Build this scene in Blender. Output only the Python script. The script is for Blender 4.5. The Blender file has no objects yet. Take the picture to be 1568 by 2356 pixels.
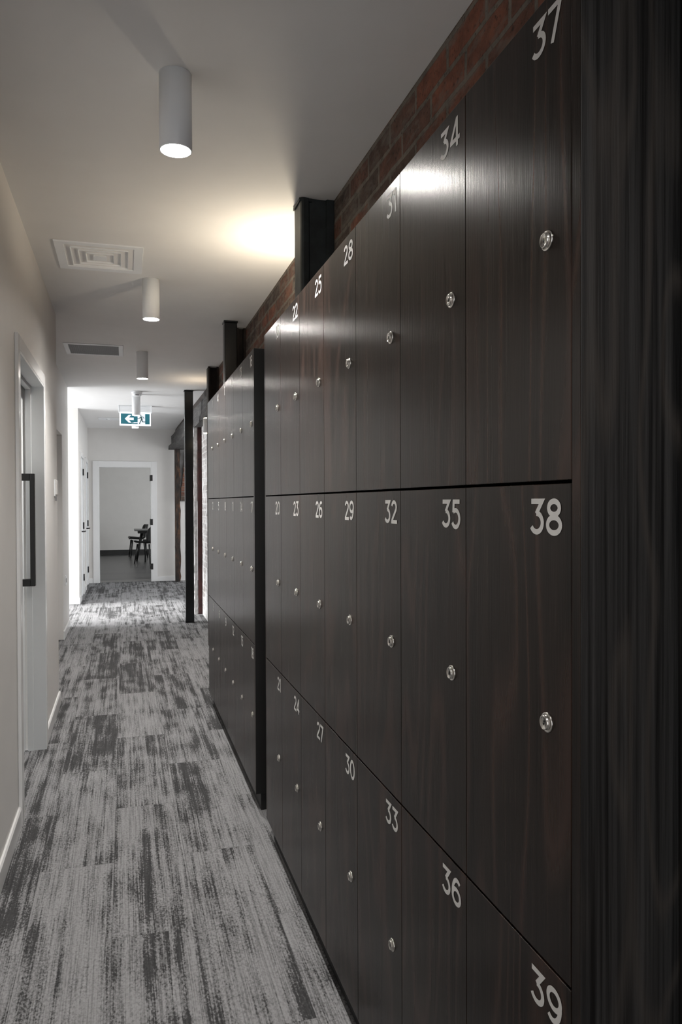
import bpy, bmesh, math, random
from mathutils import Vector, Matrix

random.seed(7)
scene = bpy.context.scene
col = scene.collection
PI = math.pi

# ------------------------------------------------------------------ materials
def new_mat(name):
    m = bpy.data.materials.new(name)
    m.use_nodes = True
    nt = m.node_tree
    nt.nodes.clear()
    out = nt.nodes.new('ShaderNodeOutputMaterial')
    b = nt.nodes.new('ShaderNodeBsdfPrincipled')
    nt.links.new(b.outputs[0], out.inputs[0])
    return m, nt, b

def N(nt, kind, **kw):
    n = nt.nodes.new(kind)
    for k, v in kw.items():
        setattr(n, k, v)
    return n

def setin(nt, sock, v):
    if hasattr(v, 'is_output') or isinstance(v, bpy.types.NodeSocket):
        nt.links.new(v, sock)
    else:
        sock.default_value = v

def math_n(nt, op, a, b=0.0, c=0.0):
    n = N(nt, 'ShaderNodeMath', operation=op)
    for i, v in enumerate((a, b, c)):
        setin(nt, n.inputs[i], v)
    return n.outputs[0]

def noise(nt, vec, scale=5.0, detail=2.0, rough=0.5, dist=0.0):
    n = N(nt, 'ShaderNodeTexNoise')
    nt.links.new(vec, n.inputs['Vector'])
    n.inputs['Scale'].default_value = scale
    n.inputs['Detail'].default_value = detail
    n.inputs['Roughness'].default_value = rough
    n.inputs['Distortion'].default_value = dist
    return n.outputs[0]

def ramp(nt, fac, stops, interp='LINEAR'):
    r = N(nt, 'ShaderNodeValToRGB')
    r.color_ramp.interpolation = interp
    e = r.color_ramp.elements
    while len(e) < len(stops):
        e.new(0.5)
    for i, (p, c) in enumerate(stops):
        e[i].position = p
        e[i].color = tuple(c) + ((1.0,) if len(c) == 3 else ())
    setin(nt, r.inputs[0], fac)
    return r.outputs[0]

def mixc(nt, fac, a, b, mode='MIX'):
    n = N(nt, 'ShaderNodeMix', data_type='RGBA', blend_type=mode)
    setin(nt, n.inputs[0], fac)
    for s, v in ((n.inputs[6], a), (n.inputs[7], b)):
        if isinstance(v, tuple):
            v = v + ((1.0,) if len(v) == 3 else ())
        setin(nt, s, v)
    return n.outputs[2]

def mapping(nt, vec, scale=(1, 1, 1), loc=(0, 0, 0)):
    n = N(nt, 'ShaderNodeMapping')
    nt.links.new(vec, n.inputs[0])
    n.inputs['Scale'].default_value = scale
    setin(nt, n.inputs['Location'], loc)
    return n.outputs[0]

def position(nt):
    return N(nt, 'ShaderNodeNewGeometry').outputs['Position']

def bump(nt, b, h, strength=0.3, dist=0.01):
    n = N(nt, 'ShaderNodeBump')
    n.inputs['Strength'].default_value = strength
    n.inputs['Distance'].default_value = dist
    nt.links.new(h, n.inputs['Height'])
    nt.links.new(n.outputs[0], b.inputs['Normal'])

def plain(name, color, rough=0.5, metal=0.0, var=0.06, vscale=6.0, spec=0.5, bmp=0.0):
    """a paint or metal with a little procedural mottling"""
    m, nt, b = new_mat(name)
    p = position(nt)
    f = noise(nt, p, vscale, 3.0)
    c0 = tuple(max(0, c * (1 - var)) for c in color)
    c1 = tuple(min(1, c * (1 + var)) for c in color)
    nt.links.new(ramp(nt, f, [(0.3, c0), (0.7, c1)]), b.inputs['Base Color'])
    b.inputs['Roughness'].default_value = rough
    b.inputs['Metallic'].default_value = metal
    b.inputs['Specular IOR Level'].default_value = spec
    if bmp:
        bump(nt, b, noise(nt, p, 260.0, 2.0), bmp, 0.001)
    return m

def emit(name, color, strength):
    m, nt, b = new_mat(name)
    p = position(nt)
    f = noise(nt, p, 3.0, 1.0)
    c = ramp(nt, f, [(0.0, tuple(x * 0.97 for x in color)), (1.0, color)])
    nt.links.new(c, b.inputs['Base Color'])
    nt.links.new(c, b.inputs['Emission Color'])
    b.inputs['Emission Strength'].default_value = strength
    return m

M = {}
M['wall'] = plain('wall_paint', (0.72, 0.705, 0.685), 0.5, var=0.015, spec=0.3)
M['ceil'] = plain('ceiling_paint', (0.83, 0.825, 0.82), 0.8, var=0.012, spec=0.2)
M['trimp'] = plain('gloss_white_trim', (0.80, 0.80, 0.80), 0.22, var=0.01)
M['doorp'] = plain('door_paint', (0.74, 0.76, 0.77), 0.55, var=0.01)
M['white'] = plain('powder_white', (0.88, 0.90, 0.92), 0.4, var=0.01)
M['black'] = plain('black_powdercoat', (0.008, 0.008, 0.008), 0.4, var=0.2)
M['blacksteel'] = plain('black_painted_steel', (0.007, 0.0075, 0.008), 0.22, var=0.3, vscale=20)
M['rawsteel'] = plain('old_dark_steel', (0.016, 0.021, 0.022), 0.55, var=0.5, vscale=18, bmp=0.15)
M['rust'] = plain('rusty_brown_steel', (0.022, 0.014, 0.011), 0.7, var=0.5, vscale=14, bmp=0.2)
M['redpost'] = plain('old_red_paint', (0.055, 0.016, 0.015), 0.6, var=0.6, vscale=9, bmp=0.2)
M['chrome'] = plain('brushed_nickel', (0.62, 0.60, 0.56), 0.18, 1.0, var=0.05, vscale=80)
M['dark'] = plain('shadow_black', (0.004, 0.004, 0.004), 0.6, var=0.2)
M['plinth'] = plain('plinth_laminate', (0.009, 0.009, 0.009), 0.5, var=0.3, vscale=30)
M['ink'] = plain('number_vinyl', (0.66, 0.655, 0.64), 0.5, var=0.01)
M['grille'] = plain('grey_mesh', (0.20, 0.20, 0.205), 0.6, var=0.1, vscale=300)
M['chair'] = plain('black_plastic', (0.006, 0.006, 0.006), 0.35, var=0.2)
M['table'] = plain('grey_table_laminate', (0.10, 0.10, 0.10), 0.35, var=0.1)
M['darkskirt'] = plain('charcoal_skirting', (0.025, 0.025, 0.025), 0.5, var=0.1)
M['teal'] = emit('exit_teal', (0.012, 0.115, 0.150), 0.45)
M['exitwhite'] = emit('exit_lit_white', (0.80, 0.84, 0.92), 0.4)
M['exitedge'] = emit('exit_lit_edge', (0.90, 0.93, 0.97), 0.7)
M['tealdark'] = emit('exit_figure_green', (0.06, 0.11, 0.11), 0.35)
M['lens'] = emit('lamp_lens', (1.0, 0.96, 0.90), 170.0)
M['lensw'] = emit('wall_lamp_lens', (1.0, 0.80, 0.55), 14.0)
M['plaster'] = plain('grey_plaster', (0.17, 0.165, 0.16), 0.9, var=0.3, vscale=7)
M['whiteboard'] = plain('rough_white_paint', (0.66, 0.66, 0.66), 0.7, var=0.3, vscale=22, bmp=0.4)
M['glass'] = None

# dark veneer for the locker doors
def veneer(name, dark, lite, red, rough, line_amt, seed=0.0, bstr=0.25, gscale=1.0, spec=0.4, aniso=0.0, fsc=170, fz=2.2, lo=0.34, hi=0.66):
    m, nt, b = new_mat(name)
    tc = N(nt, 'ShaderNodeTexCoord').outputs['Object']
    rnd = N(nt, 'ShaderNodeObjectInfo').outputs['Random']
    off = N(nt, 'ShaderNodeCombineXYZ')
    nt.links.new(math_n(nt, 'MULTIPLY', rnd, 37.0), off.inputs[1])
    nt.links.new(math_n(nt, 'MULTIPLY_ADD', rnd, 91.0, seed), off.inputs[2])
    nt.links.new(math_n(nt, 'MULTIPLY', rnd, 17.0), off.inputs[0])
    add = N(nt, 'ShaderNodeVectorMath', operation='ADD')
    nt.links.new(tc, add.inputs[0]); nt.links.new(off.outputs[0], add.inputs[1])
    v = add.outputs[0]
    # cathedral figure: rings of a slow, tall noise
    big = noise(nt, mapping(nt, v, (3.2 * gscale, 3.2 * gscale, 0.55 * gscale)), 1.0, 2.0, 0.45)
    rings = math_n(nt, 'FRACT', math_n(nt, 'MULTIPLY', big, 13.0))
    rings = math_n(nt, 'ABSOLUTE', math_n(nt, 'SUBTRACT', rings, 0.5))
    ringl = ramp(nt, rings, [(0.0, (0, 0, 0)), (0.30, (0.08, 0.08, 0.08)), (0.5, (1, 1, 1))])
    # fine straight fibres
    fine = noise(nt, mapping(nt, v, (fsc, fsc, fz)), 1.0, 3.0, 0.6)
    mid = noise(nt, mapping(nt, v, (38, 38, 0.7)), 1.0, 2.0, 0.5)
    pores = noise(nt, mapping(nt, v, (420, 420, 16)), 1.0, 1.0, 0.5)
    f = math_n(nt, 'ADD', math_n(nt, 'MULTIPLY', fine, 0.55), math_n(nt, 'MULTIPLY', mid, 0.45))
    base = ramp(nt, f, [(lo, dark), (hi, lite)])
    base = mixc(nt, math_n(nt, 'MULTIPLY', ringl, line_amt), base, red)
    nt.links.new(base, b.inputs['Base Color'])
    r = math_n(nt, 'MULTIPLY_ADD', fine, 0.16, rough - 0.08)
    nt.links.new(r, b.inputs['Roughness'])
    b.inputs['Specular IOR Level'].default_value = spec
    if aniso:
        tg = N(nt, 'ShaderNodeTangent', direction_type='RADIAL', axis='Z')
        b.inputs['Anisotropic'].default_value = aniso
        b.inputs['Anisotropic Rotation'].default_value = 0.0
        nt.links.new(tg.outputs[0], b.inputs['Tangent'])
    bump(nt, b, math_n(nt, 'ADD', fine, math_n(nt, 'MULTIPLY', pores, 0.8)), bstr, 0.0006)
    return m

M['veneer'] = veneer('dark_oak_veneer', (0.0034, 0.0024, 0.0020), (0.0200, 0.0128, 0.0096), (0.060, 0.033, 0.025), 0.245, 0.55, spec=0.20, aniso=0.4)
M['endwood'] = veneer('charcoal_wood_end_panel', (0.0018, 0.0018, 0.0018), (0.030, 0.0295, 0.029), (0.044, 0.038, 0.033), 0.55, 0.5, 3.0, 0.9, 1.6, spec=0.25, fsc=170, fz=1.5, lo=0.40, hi=0.62)

# brick
def brick_mat(name, c1, c2, mortar, tint=None, paint=0.0, bw=0.235, rh=0.083):
    m, nt, b = new_mat(name)
    p = position(nt)
    sep = N(nt, 'ShaderNodeSeparateXYZ'); nt.links.new(p, sep.inputs[0])
    cmb = N(nt, 'ShaderNodeCombineXYZ')
    nt.links.new(math_n(nt, 'ADD', sep.outputs[1], sep.outputs[0]), cmb.inputs[0])
    nt.links.new(sep.outputs[2], cmb.inputs[1])
    # wobble so that the joints run uneven
    wob = N(nt, 'ShaderNodeTexNoise'); nt.links.new(p, wob.inputs['Vector'])
    wob.inputs['Scale'].default_value = 9.0
    wv = N(nt, 'ShaderNodeVectorMath', operation='SCALE'); nt.links.new(wob.outputs['Color'], wv.inputs[0])
    wv.inputs['Scale'].default_value = 0.014
    ad = N(nt, 'ShaderNodeVectorMath', operation='ADD')
    nt.links.new(cmb.outputs[0], ad.inputs[0]); nt.links.new(wv.outputs[0], ad.inputs[1])
    bt = N(nt, 'ShaderNodeTexBrick')
    nt.links.new(ad.outputs[0], bt.inputs['Vector'])
    bt.inputs['Scale'].default_value = 1.0
    bt.inputs['Brick Width'].default_value = bw
    bt.inputs['Row Height'].default_value = rh
    bt.inputs['Mortar Size'].default_value = 0.0085
    bt.inputs['Mortar Smooth'].default_value = 0.15
    bt.inputs['Bias'].default_value = 0.12
    bt.inputs['Color1'].default_value = c1 + (1,)
    bt.inputs['Color2'].default_value = c2 + (1,)
    bt.inputs['Mortar'].default_value = mortar + (1,)
    n1 = noise(nt, p, 14.0, 5.0, 0.65)
    n2 = noise(nt, p, 70.0, 3.0, 0.6)
    c = mixc(nt, 1.0, bt.outputs['Color'], ramp(nt, n1, [(0.25, (0.35, 0.33, 0.32)), (0.55, (1, 0.98, 0.95)), (0.8, (1.5, 1.35, 1.2))]), 'MULTIPLY')
    pits = ramp(nt, n2, [(0.30, (0.15, 0.14, 0.13)), (0.42, (1, 1, 1))])
    c = mixc(nt, 0.8, c, pits, 'MULTIPLY')
    smear = ramp(nt, noise(nt, mapping(nt, p, (1, 3, 9)), 3.0, 4.0, 0.6), [(0.50, (0, 0, 0)), (0.68, (1, 1, 1))])
    c = mixc(nt, math_n(nt, 'MULTIPLY', smear, 0.65), c, mortar)
    if paint:
        pt = ramp(nt, noise(nt, p, 6.0, 6.0, 0.7), [(0.5 - paint * 0.5, (0, 0, 0)), (0.62 - paint * 0.5, (1, 1, 1))])
        c = mixc(nt, pt, c, (0.58, 0.58, 0.58))
    nt.links.new(c, b.inputs['Base Color'])
    b.inputs['Roughness'].default_value = 0.85
    h = math_n(nt, 'SUBTRACT', math_n(nt, 'MULTIPLY', n1, 0.6), bt.outputs['Fac'])
    h = math_n(nt, 'ADD', h, math_n(nt, 'MULTIPLY', n2, 0.4))
    bump(nt, b, h, 0.8, 0.012)
    return m

M['brick'] = brick_mat('old_red_brick', (0.25, 0.088, 0.050), (0.090, 0.064, 0.050), (0.19, 0.168, 0.145))
M['brickw'] = brick_mat('whitewashed_brick', (0.26, 0.25, 0.25), (0.34, 0.32, 0.32), (0.55, 0.55, 0.55), paint=0.10, bw=0.23, rh=0.076)

def timber_beam_mat():
    m, nt, b = new_mat('weathered_black_timber')
    p = position(nt)
    f = noise(nt, mapping(nt, p, (30, 3, 40)), 1.0, 5.0, 0.7)
    g = noise(nt, p, 12.0, 4.0, 0.7)
    c = ramp(nt, f, [(0.3, (0.010, 0.009, 0.009)), (0.55, (0.055, 0.053, 0.052)), (0.75, (0.16, 0.155, 0.15))])
    c = mixc(nt, ramp(nt, g, [(0.55, (0, 0, 0)), (0.75, (0.5, 0.5, 0.5))]), c, (0.06, 0.025, 0.018))
    nt.links.new(c, b.inputs['Base Color'])
    b.inputs['Roughness'].default_value = 0.75
    bump(nt, b, f, 0.6, 0.01)
    return m
M['beam'] = timber_beam_mat()

def post_timber_mat():
    m, nt, b = new_mat('charred_brown_timber')
    p = position(nt)
    f = noise(nt, mapping(nt, p, (26, 26, 5)), 1.0, 5.0, 0.7)
    c = ramp(nt, f, [(0.35, (0.006, 0.006, 0.006)), (0.52, (0.035, 0.022, 0.016)), (0.72, (0.15, 0.062, 0.028))])
    nt.links.new(c, b.inputs['Base Color'])
    b.inputs['Roughness'].default_value = 0.8
    bump(nt, b, f, 0.7, 0.01)
    return m
M['postwood'] = post_timber_mat()

def carpet_mat():
    m, nt, b = new_mat('grey_carpet_planks')
    p = position(nt)
    sep = N(nt, 'ShaderNodeSeparateXYZ'); nt.links.new(p, sep.inputs[0])
    x, y = sep.outputs[0], sep.outputs[1]
    W, L = 0.265, 1.06
    cx = math_n(nt, 'DIVIDE', math_n(nt, 'ADD', x, 0.047), W)
    ci = math_n(nt, 'FLOOR', cx)
    par = math_n(nt, 'MULTIPLY', math_n(nt, 'FLOORED_MODULO', ci, 2.0), 0.5)
    cy = math_n(nt, 'ADD', math_n(nt, 'DIVIDE', math_n(nt, 'ADD', y, -0.35), L), par)
    ri = math_n(nt, 'FLOOR', cy)
    idv = N(nt, 'ShaderNodeCombineXYZ')
    nt.links.new(ci, idv.inputs[0]); nt.links.new(ri, idv.inputs[1])
    wn = N(nt, 'ShaderNodeTexWhiteNoise', noise_dimensions='2D')
    nt.links.new(idv.outputs[0], wn.inputs['Vector'])
    rv, rc = wn.outputs['Value'], wn.outputs['Color']
    off = N(nt, 'ShaderNodeVectorMath', operation='SCALE'); nt.links.new(rc, off.inputs[0]); off.inputs['Scale'].default_value = 40.0
    ad = N(nt, 'ShaderNodeVectorMath', operation='ADD'); nt.links.new(p, ad.inputs[0]); nt.links.new(off.outputs[0], ad.inputs[1])
    v = ad.outputs[0]
    streak = noise(nt, mapping(nt, v, (24, 0.8, 1)), 1.0, 3.0, 0.6)      # bands along the plank
    cloud = noise(nt, mapping(nt, v, (8.5, 4.2, 1)), 1.0, 2.0, 0.5)      # blotches that fade in and out
    stripe = noise(nt, mapping(nt, v, (75, 0.55, 1)), 1.0, 2.0, 0.5)     # narrow stripes
    thread = noise(nt, mapping(nt, v, (210, 3.5, 1)), 1.0, 2.0, 0.6)     # thin threads
    pile = noise(nt, mapping(nt, v, (150, 95, 1)), 1.0, 3.0, 0.7)        # pile, frays the edges
    s = math_n(nt, 'ADD', math_n(nt, 'MULTIPLY', streak, 0.80), math_n(nt, 'MULTIPLY', cloud, 0.58))
    s = math_n(nt, 'ADD', s, math_n(nt, 'MULTIPLY', math_n(nt, 'SUBTRACT', stripe, 0.5), 0.42))
    s = math_n(nt, 'ADD', s, math_n(nt, 'MULTIPLY', math_n(nt, 'SUBTRACT', pile, 0.5), 0.60))
    s = math_n(nt, 'ADD', s, math_n(nt, 'MULTIPLY', math_n(nt, 'SUBTRACT', thread, 0.5), 0.34))
    s = math_n(nt, 'ADD', s, math_n(nt, 'MULTIPLY', math_n(nt, 'SUBTRACT', rv, 0.5), 0.20))
    c = ramp(nt, math_n(nt, 'SUBTRACT', s, 0.20), [(0.34, (0.060, 0.060, 0.0615)), (0.40, (0.098, 0.098, 0.100)), (0.445, (0.185, 0.185, 0.189)), (0.60, (0.270, 0.270, 0.276))])
    c = mixc(nt, 0.5, c, ramp(nt, thread, [(0.36, (0.45, 0.45, 0.45)), (0.50, (1, 1, 1)), (0.68, (1.2, 1.2, 1.2))]), 'MULTIPLY')
    c = mixc(nt, 0.5, c, ramp(nt, pile, [(0.33, (0.55, 0.55, 0.55)), (0.55, (1.05, 1.05, 1.05)), (0.7, (1.25, 1.25, 1.25))]), 'MULTIPLY')
    # joints between planks
    fy = math_n(nt, 'FRACT', cy); fx = math_n(nt, 'FRACT', cx)
    ey = math_n(nt, 'MULTIPLY', math_n(nt, 'MINIMUM', fy, math_n(nt, 'SUBTRACT', 1.0, fy)), L)
    ex = math_n(nt, 'MULTIPLY', math_n(nt, 'MINIMUM', fx, math_n(nt, 'SUBTRACT', 1.0, fx)), W)
    e = math_n(nt, 'MINIMUM', ex, ey)
    j = ramp(nt, math_n(nt, 'MULTIPLY', e, 100.0), [(0.0, (0.62, 0.62, 0.62)), (0.22, (1, 1, 1))])
    c = mixc(nt, 0.8, c, j, 'MULTIPLY')
    nt.links.new(c, b.inputs['Base Color'])
    b.inputs['Roughness'].default_value = 0.9
    b.inputs['Specular IOR Level'].default_value = 0.15
    bump(nt, b, math_n(nt, 'ADD', pile, thread), 0.5, 0.004)
    return m
M['carpet'] = carpet_mat()

def plank_floor_mat():
    m, nt, b = new_mat('dark_timber_floor')
    p = position(nt)
    f = noise(nt, mapping(nt, p, (1.2, 26, 1)), 1.0, 3.0, 0.6)
    bt = N(nt, 'ShaderNodeTexBrick'); nt.links.new(p, bt.inputs['Vector'])
    bt.inputs['Scale'].default_value = 1.0
    bt.inputs['Brick Width'].default_value = 1.3; bt.inputs['Row Height'].default_value = 0.16
    bt.inputs['Mortar Size'].default_value = 0.004
    bt.inputs['Color1'].default_value = (0.075, 0.074, 0.073, 1); bt.inputs['Color2'].default_value = (0.045, 0.045, 0.045, 1)
    bt.inputs['Mortar'].default_value = (0.02, 0.02, 0.02, 1)
    c = mixc(nt, 0.7, bt.outputs['Color'], ramp(nt, f, [(0.3, (0.6, 0.6, 0.6)), (0.7, (1.3, 1.3, 1.3))]), 'MULTIPLY')
    nt.links.new(c, b.inputs['Base Color'])
    b.inputs['Roughness'].default_value = 0.32
    return m
M['plankfloor'] = plank_floor_mat()

def glass_mat():
    m, nt, b = new_mat('window_glass')
    f = noise(nt, position(nt), 2.0, 1.0)
    nt.links.new(ramp(nt, f, [(0, (0.96, 0.98, 0.98)), (1, (1, 1, 1))]), b.inputs['Base Color'])
    b.inputs['Transmission Weight'].default_value = 1.0
    b.inputs['Roughness'].default_value = 0.0
    b.inputs['IOR'].default_value = 1.02
    return m
M['glass'] = glass_mat()

# ------------------------------------------------------------------ mesh helpers
class MB:
    def __init__(self):
        self.bm = bmesh.new()

    def box(self, lo, hi, bevel=0.0, mi=0, rot=None, piv=None):
        r = bmesh.ops.create_cube(self.bm, size=1.0)
        vs = r['verts']
        for v in vs:
            v.co = Vector([lo[i] + (v.co[i] + 0.5) * (hi[i] - lo[i]) for i in range(3)])
        fs = list({f for v in vs for f in v.link_faces})
        if bevel:
            es = list({e for v in vs for e in v.link_edges})
            bmesh.ops.recalc_face_normals(self.bm, faces=fs)
            rb = bmesh.ops.bevel(self.bm, geom=es, offset=bevel, segments=2, affect='EDGES', profile=0.5)
            fs = list(set([f for f in fs if f.is_valid] + rb['faces']))
            vs = list({v for f in fs for v in f.verts})
        for f in fs:
            if f.is_valid:
                f.material_index = mi
        if rot is not None:
            bmesh.ops.rotate(self.bm, verts=vs, cent=piv or Vector((0, 0, 0)), matrix=rot)
        return vs

    def lathe(self, prof, centre, axis='z', seg=40, mi=0, closed=True):
        """prof: list of (r, h)"""
        def P(r, h, a):
            x, y = r * math.cos(a), r * math.sin(a)
            if axis == 'z':
                q = (x, y, h)
            elif axis == 'x':
                q = (h, x, y)
            else:
                q = (x, h, y)
            return Vector(q) + Vector(centre)
        rings = []
        for r, h in prof:
            if r < 1e-6:
                rings.append([self.bm.verts.new(P(0, h, 0))])
            else:
                rings.append([self.bm.verts.new(P(r, h, 2 * PI * k / seg)) for k in range(seg)])
        for A, B in zip(rings, rings[1:]):
            for k in range(seg):
                k2 = (k + 1) % seg
                vs = [A[k % len(A)], A[k2 % len(A)], B[k2 % len(B)], B[k % len(B)]]
                u = []
                for v in vs:
                    if v not in u:
                        u.append(v)
                if len(u) > 2:
                    f = self.bm.faces.new(u)
                    f.material_index = mi
                    f.smooth = True

    def tube(self, pts, radii, seg=10, mi=0):
        rings = []
        n = len(pts)
        for i, p in enumerate(pts):
            p = Vector(p)
            a = Vector(pts[max(i - 1, 0)]); c = Vector(pts[min(i + 1, n - 1)])
            d = (c - a).normalized()
            up = Vector((0, 1, 0)) if abs(d.y) < 0.9 else Vector((1, 0, 0))
            s = d.cross(up).normalized(); t = s.cross(d)
            r = radii[i] if isinstance(radii, (list, tuple)) else radii
            rings.append([self.bm.verts.new(p + r * (math.cos(2 * PI * k / seg) * s + math.sin(2 * PI * k / seg) * t)) for k in range(seg)])
        for A, B in zip(rings, rings[1:]):
            for k in range(seg):
                f = self.bm.faces.new([A[k], A[(k + 1) % seg], B[(k + 1) % seg], B[k]])
                f.material_index = mi; f.smooth = True
        for R, fl in ((rings[0], True), (rings[-1], False)):
            f = self.bm.faces.new(R[::-1] if fl else R); f.material_index = mi

    def poly_prism(self, pts, x0, x1, plane='yz', mi=0):
        """closed 2-D polygon extruded along the remaining axis"""
        def P(a, b, c):
            return {'yz': (c, a, b), 'xz': (a, c, b), 'xy': (a, b, c)}[plane]
        A = [self.bm.verts.new(P(a, b, x0)) for a, b in pts]
        B = [self.bm.verts.new(P(a, b, x1)) for a, b in pts]
        n = len(pts)
        fs = [self.bm.faces.new(A), self.bm.faces.new(B[::-1])]
        for k in range(n):
            fs.append(self.bm.faces.new([A[k], B[k], B[(k + 1) % n], A[(k + 1) % n]]))
        for f in fs:
            f.material_index = mi

    def build(self, name, mats, parent=None, loc=(0, 0, 0), recalc=True):
        if recalc:
            bmesh.ops.recalc_face_normals(self.bm, faces=self.bm.faces[:])
        me = bpy.data.meshes.new(name)
        self.bm.to_mesh(me)
        self.bm.free()
        for m in (mats if isinstance(mats, (list, tuple)) else [mats]):
            me.materials.append(m)
        o = bpy.data.objects.new(name, me)
        col.objects.link(o)
        o.location = loc
        if parent is not None:
            o.parent = parent
        return o

def tag(o, label, cat, group=None):
    o['label'] = label; o['category'] = cat
    if group:
        o['group'] = group
    return o

def thing(name, label, cat, loc=(0, 0, 0), group=None, rotz=0.0):
    o = bpy.data.objects.new(name, None)
    col.objects.link(o)
    o.empty_display_size = 0.05
    o.location = loc
    o.rotation_euler = (0, 0, rotz)
    return tag(o, label, cat, group)

def struct(o):
    o['kind'] = 'structure'
    return o

def sbox(name, mat, *boxes):
    b = MB()
    for lo, hi in boxes:
        b.box(lo, hi)
    return struct(b.build(name, mat))

# ------------------------------------------------------------------ the setting
CZ = 2.66            # ceiling height
XL = -0.44           # near left wall face
XM = -0.597          # left wall face further along
XB = 0.868           # brick wall behind the lockers

sbox('floor', M['carpet'], ((-3.4, -3.0, -0.06), (3.6, 13.66, 0.0)))
sbox('floor_far_room', M['plankfloor'], ((-2.2, 13.66, -0.06), (3.6, 21.1, 0.0)))
sbox('ceiling', M['ceil'], ((-3.4, -3.0, CZ), (3.6, 21.1, CZ + 0.1)))

# near left wall with the sliding-door opening (Y 3.51-4.51, 2.03 high)
DY0, DY1, DZ = 3.51, 4.51, 2.032
sbox('wall_left', M['wall'],
     ((-0.66, -3.0, 0), (XL, DY0, CZ)), ((-0.66, DY0, DZ), (XL, DY1, CZ)), ((-0.66, DY1, 0), (XL, 5.50, CZ)))
# recessed left wall with a door niche
NY0, NY1, NZ = 7.16, 8.06, 2.06
sbox('wall_left_recess', M['wall'],
     ((-0.80, 5.50, 0), (XM, NY0, CZ)), ((-0.80, NY0, NZ), (XM, NY1, CZ)), ((-0.80, NY1, 0), (XM, 8.90, CZ)))
# side hall that lets the daylight in
sbox('wall_hall_near', M['wall'], ((-3.4, 8.80, 0), (-0.80, 8.90, CZ)))
sbox('wall_hall_far', M['wall'], ((-3.4, 10.85, 0), (-0.72, 10.97, CZ)))
sbox('wall_hall_end', M['wall'], ((-3.40, 8.90, 0), (-3.30, 10.85, 0.25)), ((-3.40, 8.90, 2.45), (-3.30, 10.85, CZ)),
     ((-3.40, 8.90, 0.25), (-3.30, 9.0, 2.45)), ((-3.40, 10.75, 0.25), (-3.30, 10.85, 2.45)))
# left wall beyond the hall, with two door openings
A0, A1, B0, B1, FZ = 11.26, 12.02, 12.64, 13.40, 2.04
sbox('wall_left_far', M['wall'],
     ((-0.72, 10.85, 0), (XM, A0, CZ)), ((-0.72, A0, FZ), (XM, A1, CZ)), ((-0.72, A1, 0), (XM, B0, CZ)),
     ((-0.72, B0, FZ), (XM, B1, CZ)), ((-0.72, B1, 0), (XM, 13.60, CZ)))
# end wall with the open doorway
EX0, EX1, EZ = -0.424, 0.455, 2.0
sbox('wall_end', M['wall'],
     ((-0.80, 13.60, 0), (EX0, 13.72, CZ)), ((EX0, 13.60, EZ), (EX1, 13.72, CZ)), ((EX1, 13.60, 0), (3.6, 13.72, CZ)))
# room beyond
sbox('wall_far_room_back', M['wall'], ((-2.2, 20.9, 0), (3.6, 21.0, CZ)))
sbox('wall_far_room_left', M['wall'], ((-2.3, 13.72, 0), (-2.2, 21.0, CZ)))
sbox('wall_far_room_right', M['wall'], ((3.6, 13.72, 0), (3.7, 21.0, CZ)))
sbox('baseboard_far_room', M['darkskirt'], ((-2.2, 20.885, 0), (3.6, 20.9, 0.13)))
# brick wall behind the lockers, and its whitewashed continuation
sbox('wall_right', M['brick'], ((XB, -3.0, 0), (XB + 0.22, 7.25, CZ)))
sbox('wall_right_far', M['brickw'], ((0.918, 7.25, 0), (1.13, 9.40, 2.32)))
# space to the right of the timber opening
sbox('wall_side_room_near', M['wall'], ((1.13, 9.28, 0), (3.6, 9.40, CZ)))
sbox('wall_side_room_right', M['wall'], ((3.6, 9.28, 0), (3.7, 13.6, 0.5)), ((3.6, 9.28, 2.3), (3.7, 13.6, CZ)),
     ((3.6, 9.28, 0.5), (3.7, 9.8, 2.3)), ((3.6, 13.2, 0.5), (3.7, 13.6, 2.3)))

# baseboards (white, with a bevelled top edge)
def baseboard(name, x, y0, y1, d=0.012, h=0.085):
    b = MB()
    pts = [(x, 0.0), (x + d, 0.0), (x + d, h - 0.008), (x + d - 0.005, h), (x, h)]
    b.poly_prism(pts, y0, y1, 'xz')
    return struct(b.build(name, M['trimp']))
baseboard('baseboard_left', XL, -3.0, 3.445)
baseboard('baseboard_left_mid', XL, 4.575, 5.51)
baseboard('baseboard_left_recess', XM, 8.06, 8.90)
baseboard('baseboard_left_far', XM, 10.85, 11.20)
baseboard('baseboard_left_far_mid', XM, 12.08, 12.58)
b = MB(); b.box((-3.3, 10.838, 0), (XM + 0.012, 10.85, 0.085), 0.003); struct(b.build('baseboard_hall', M['trimp']))
b = MB(); b.box((-0.59, 13.588, 0), (-0.50, 13.60, 0.085), 0.003); b.box((0.55, 13.588, 0), (0.84, 13.60, 0.085), 0.003)
struct(b.build('baseboard_end', M['trimp']))

# window at the end of the side hall, out of the frame
def window(name, x, y0, y1, z0, z1):
    w = bpy.data.objects.new(name, None); col.objects.link(w); struct(w)
    f = MB()
    f.box((x, y0, z0), (x + 0.05, y0 + 0.05, z1)); f.box((x, y1 - 0.05, z0), (x + 0.05, y1, z1))
    f.box((x, y0 + 0.05, z0), (x + 0.05, y1 - 0.05, z0 + 0.05)); f.box((x, y0 + 0.05, z1 - 0.05), (x + 0.05, y1 - 0.05, z1))
    f.box((x, (y0 + y1) / 2 - 0.02, z0 + 0.05), (x + 0.05, (y0 + y1) / 2 + 0.02, z1 - 0.05))
    f.build('window_frame', M['trimp'], w)
window('window_1', -3.38, 9.0, 10.75, 0.25, 2.45)
window('window_2', 3.62, 9.8, 13.2, 0.5, 2.3)

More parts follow.
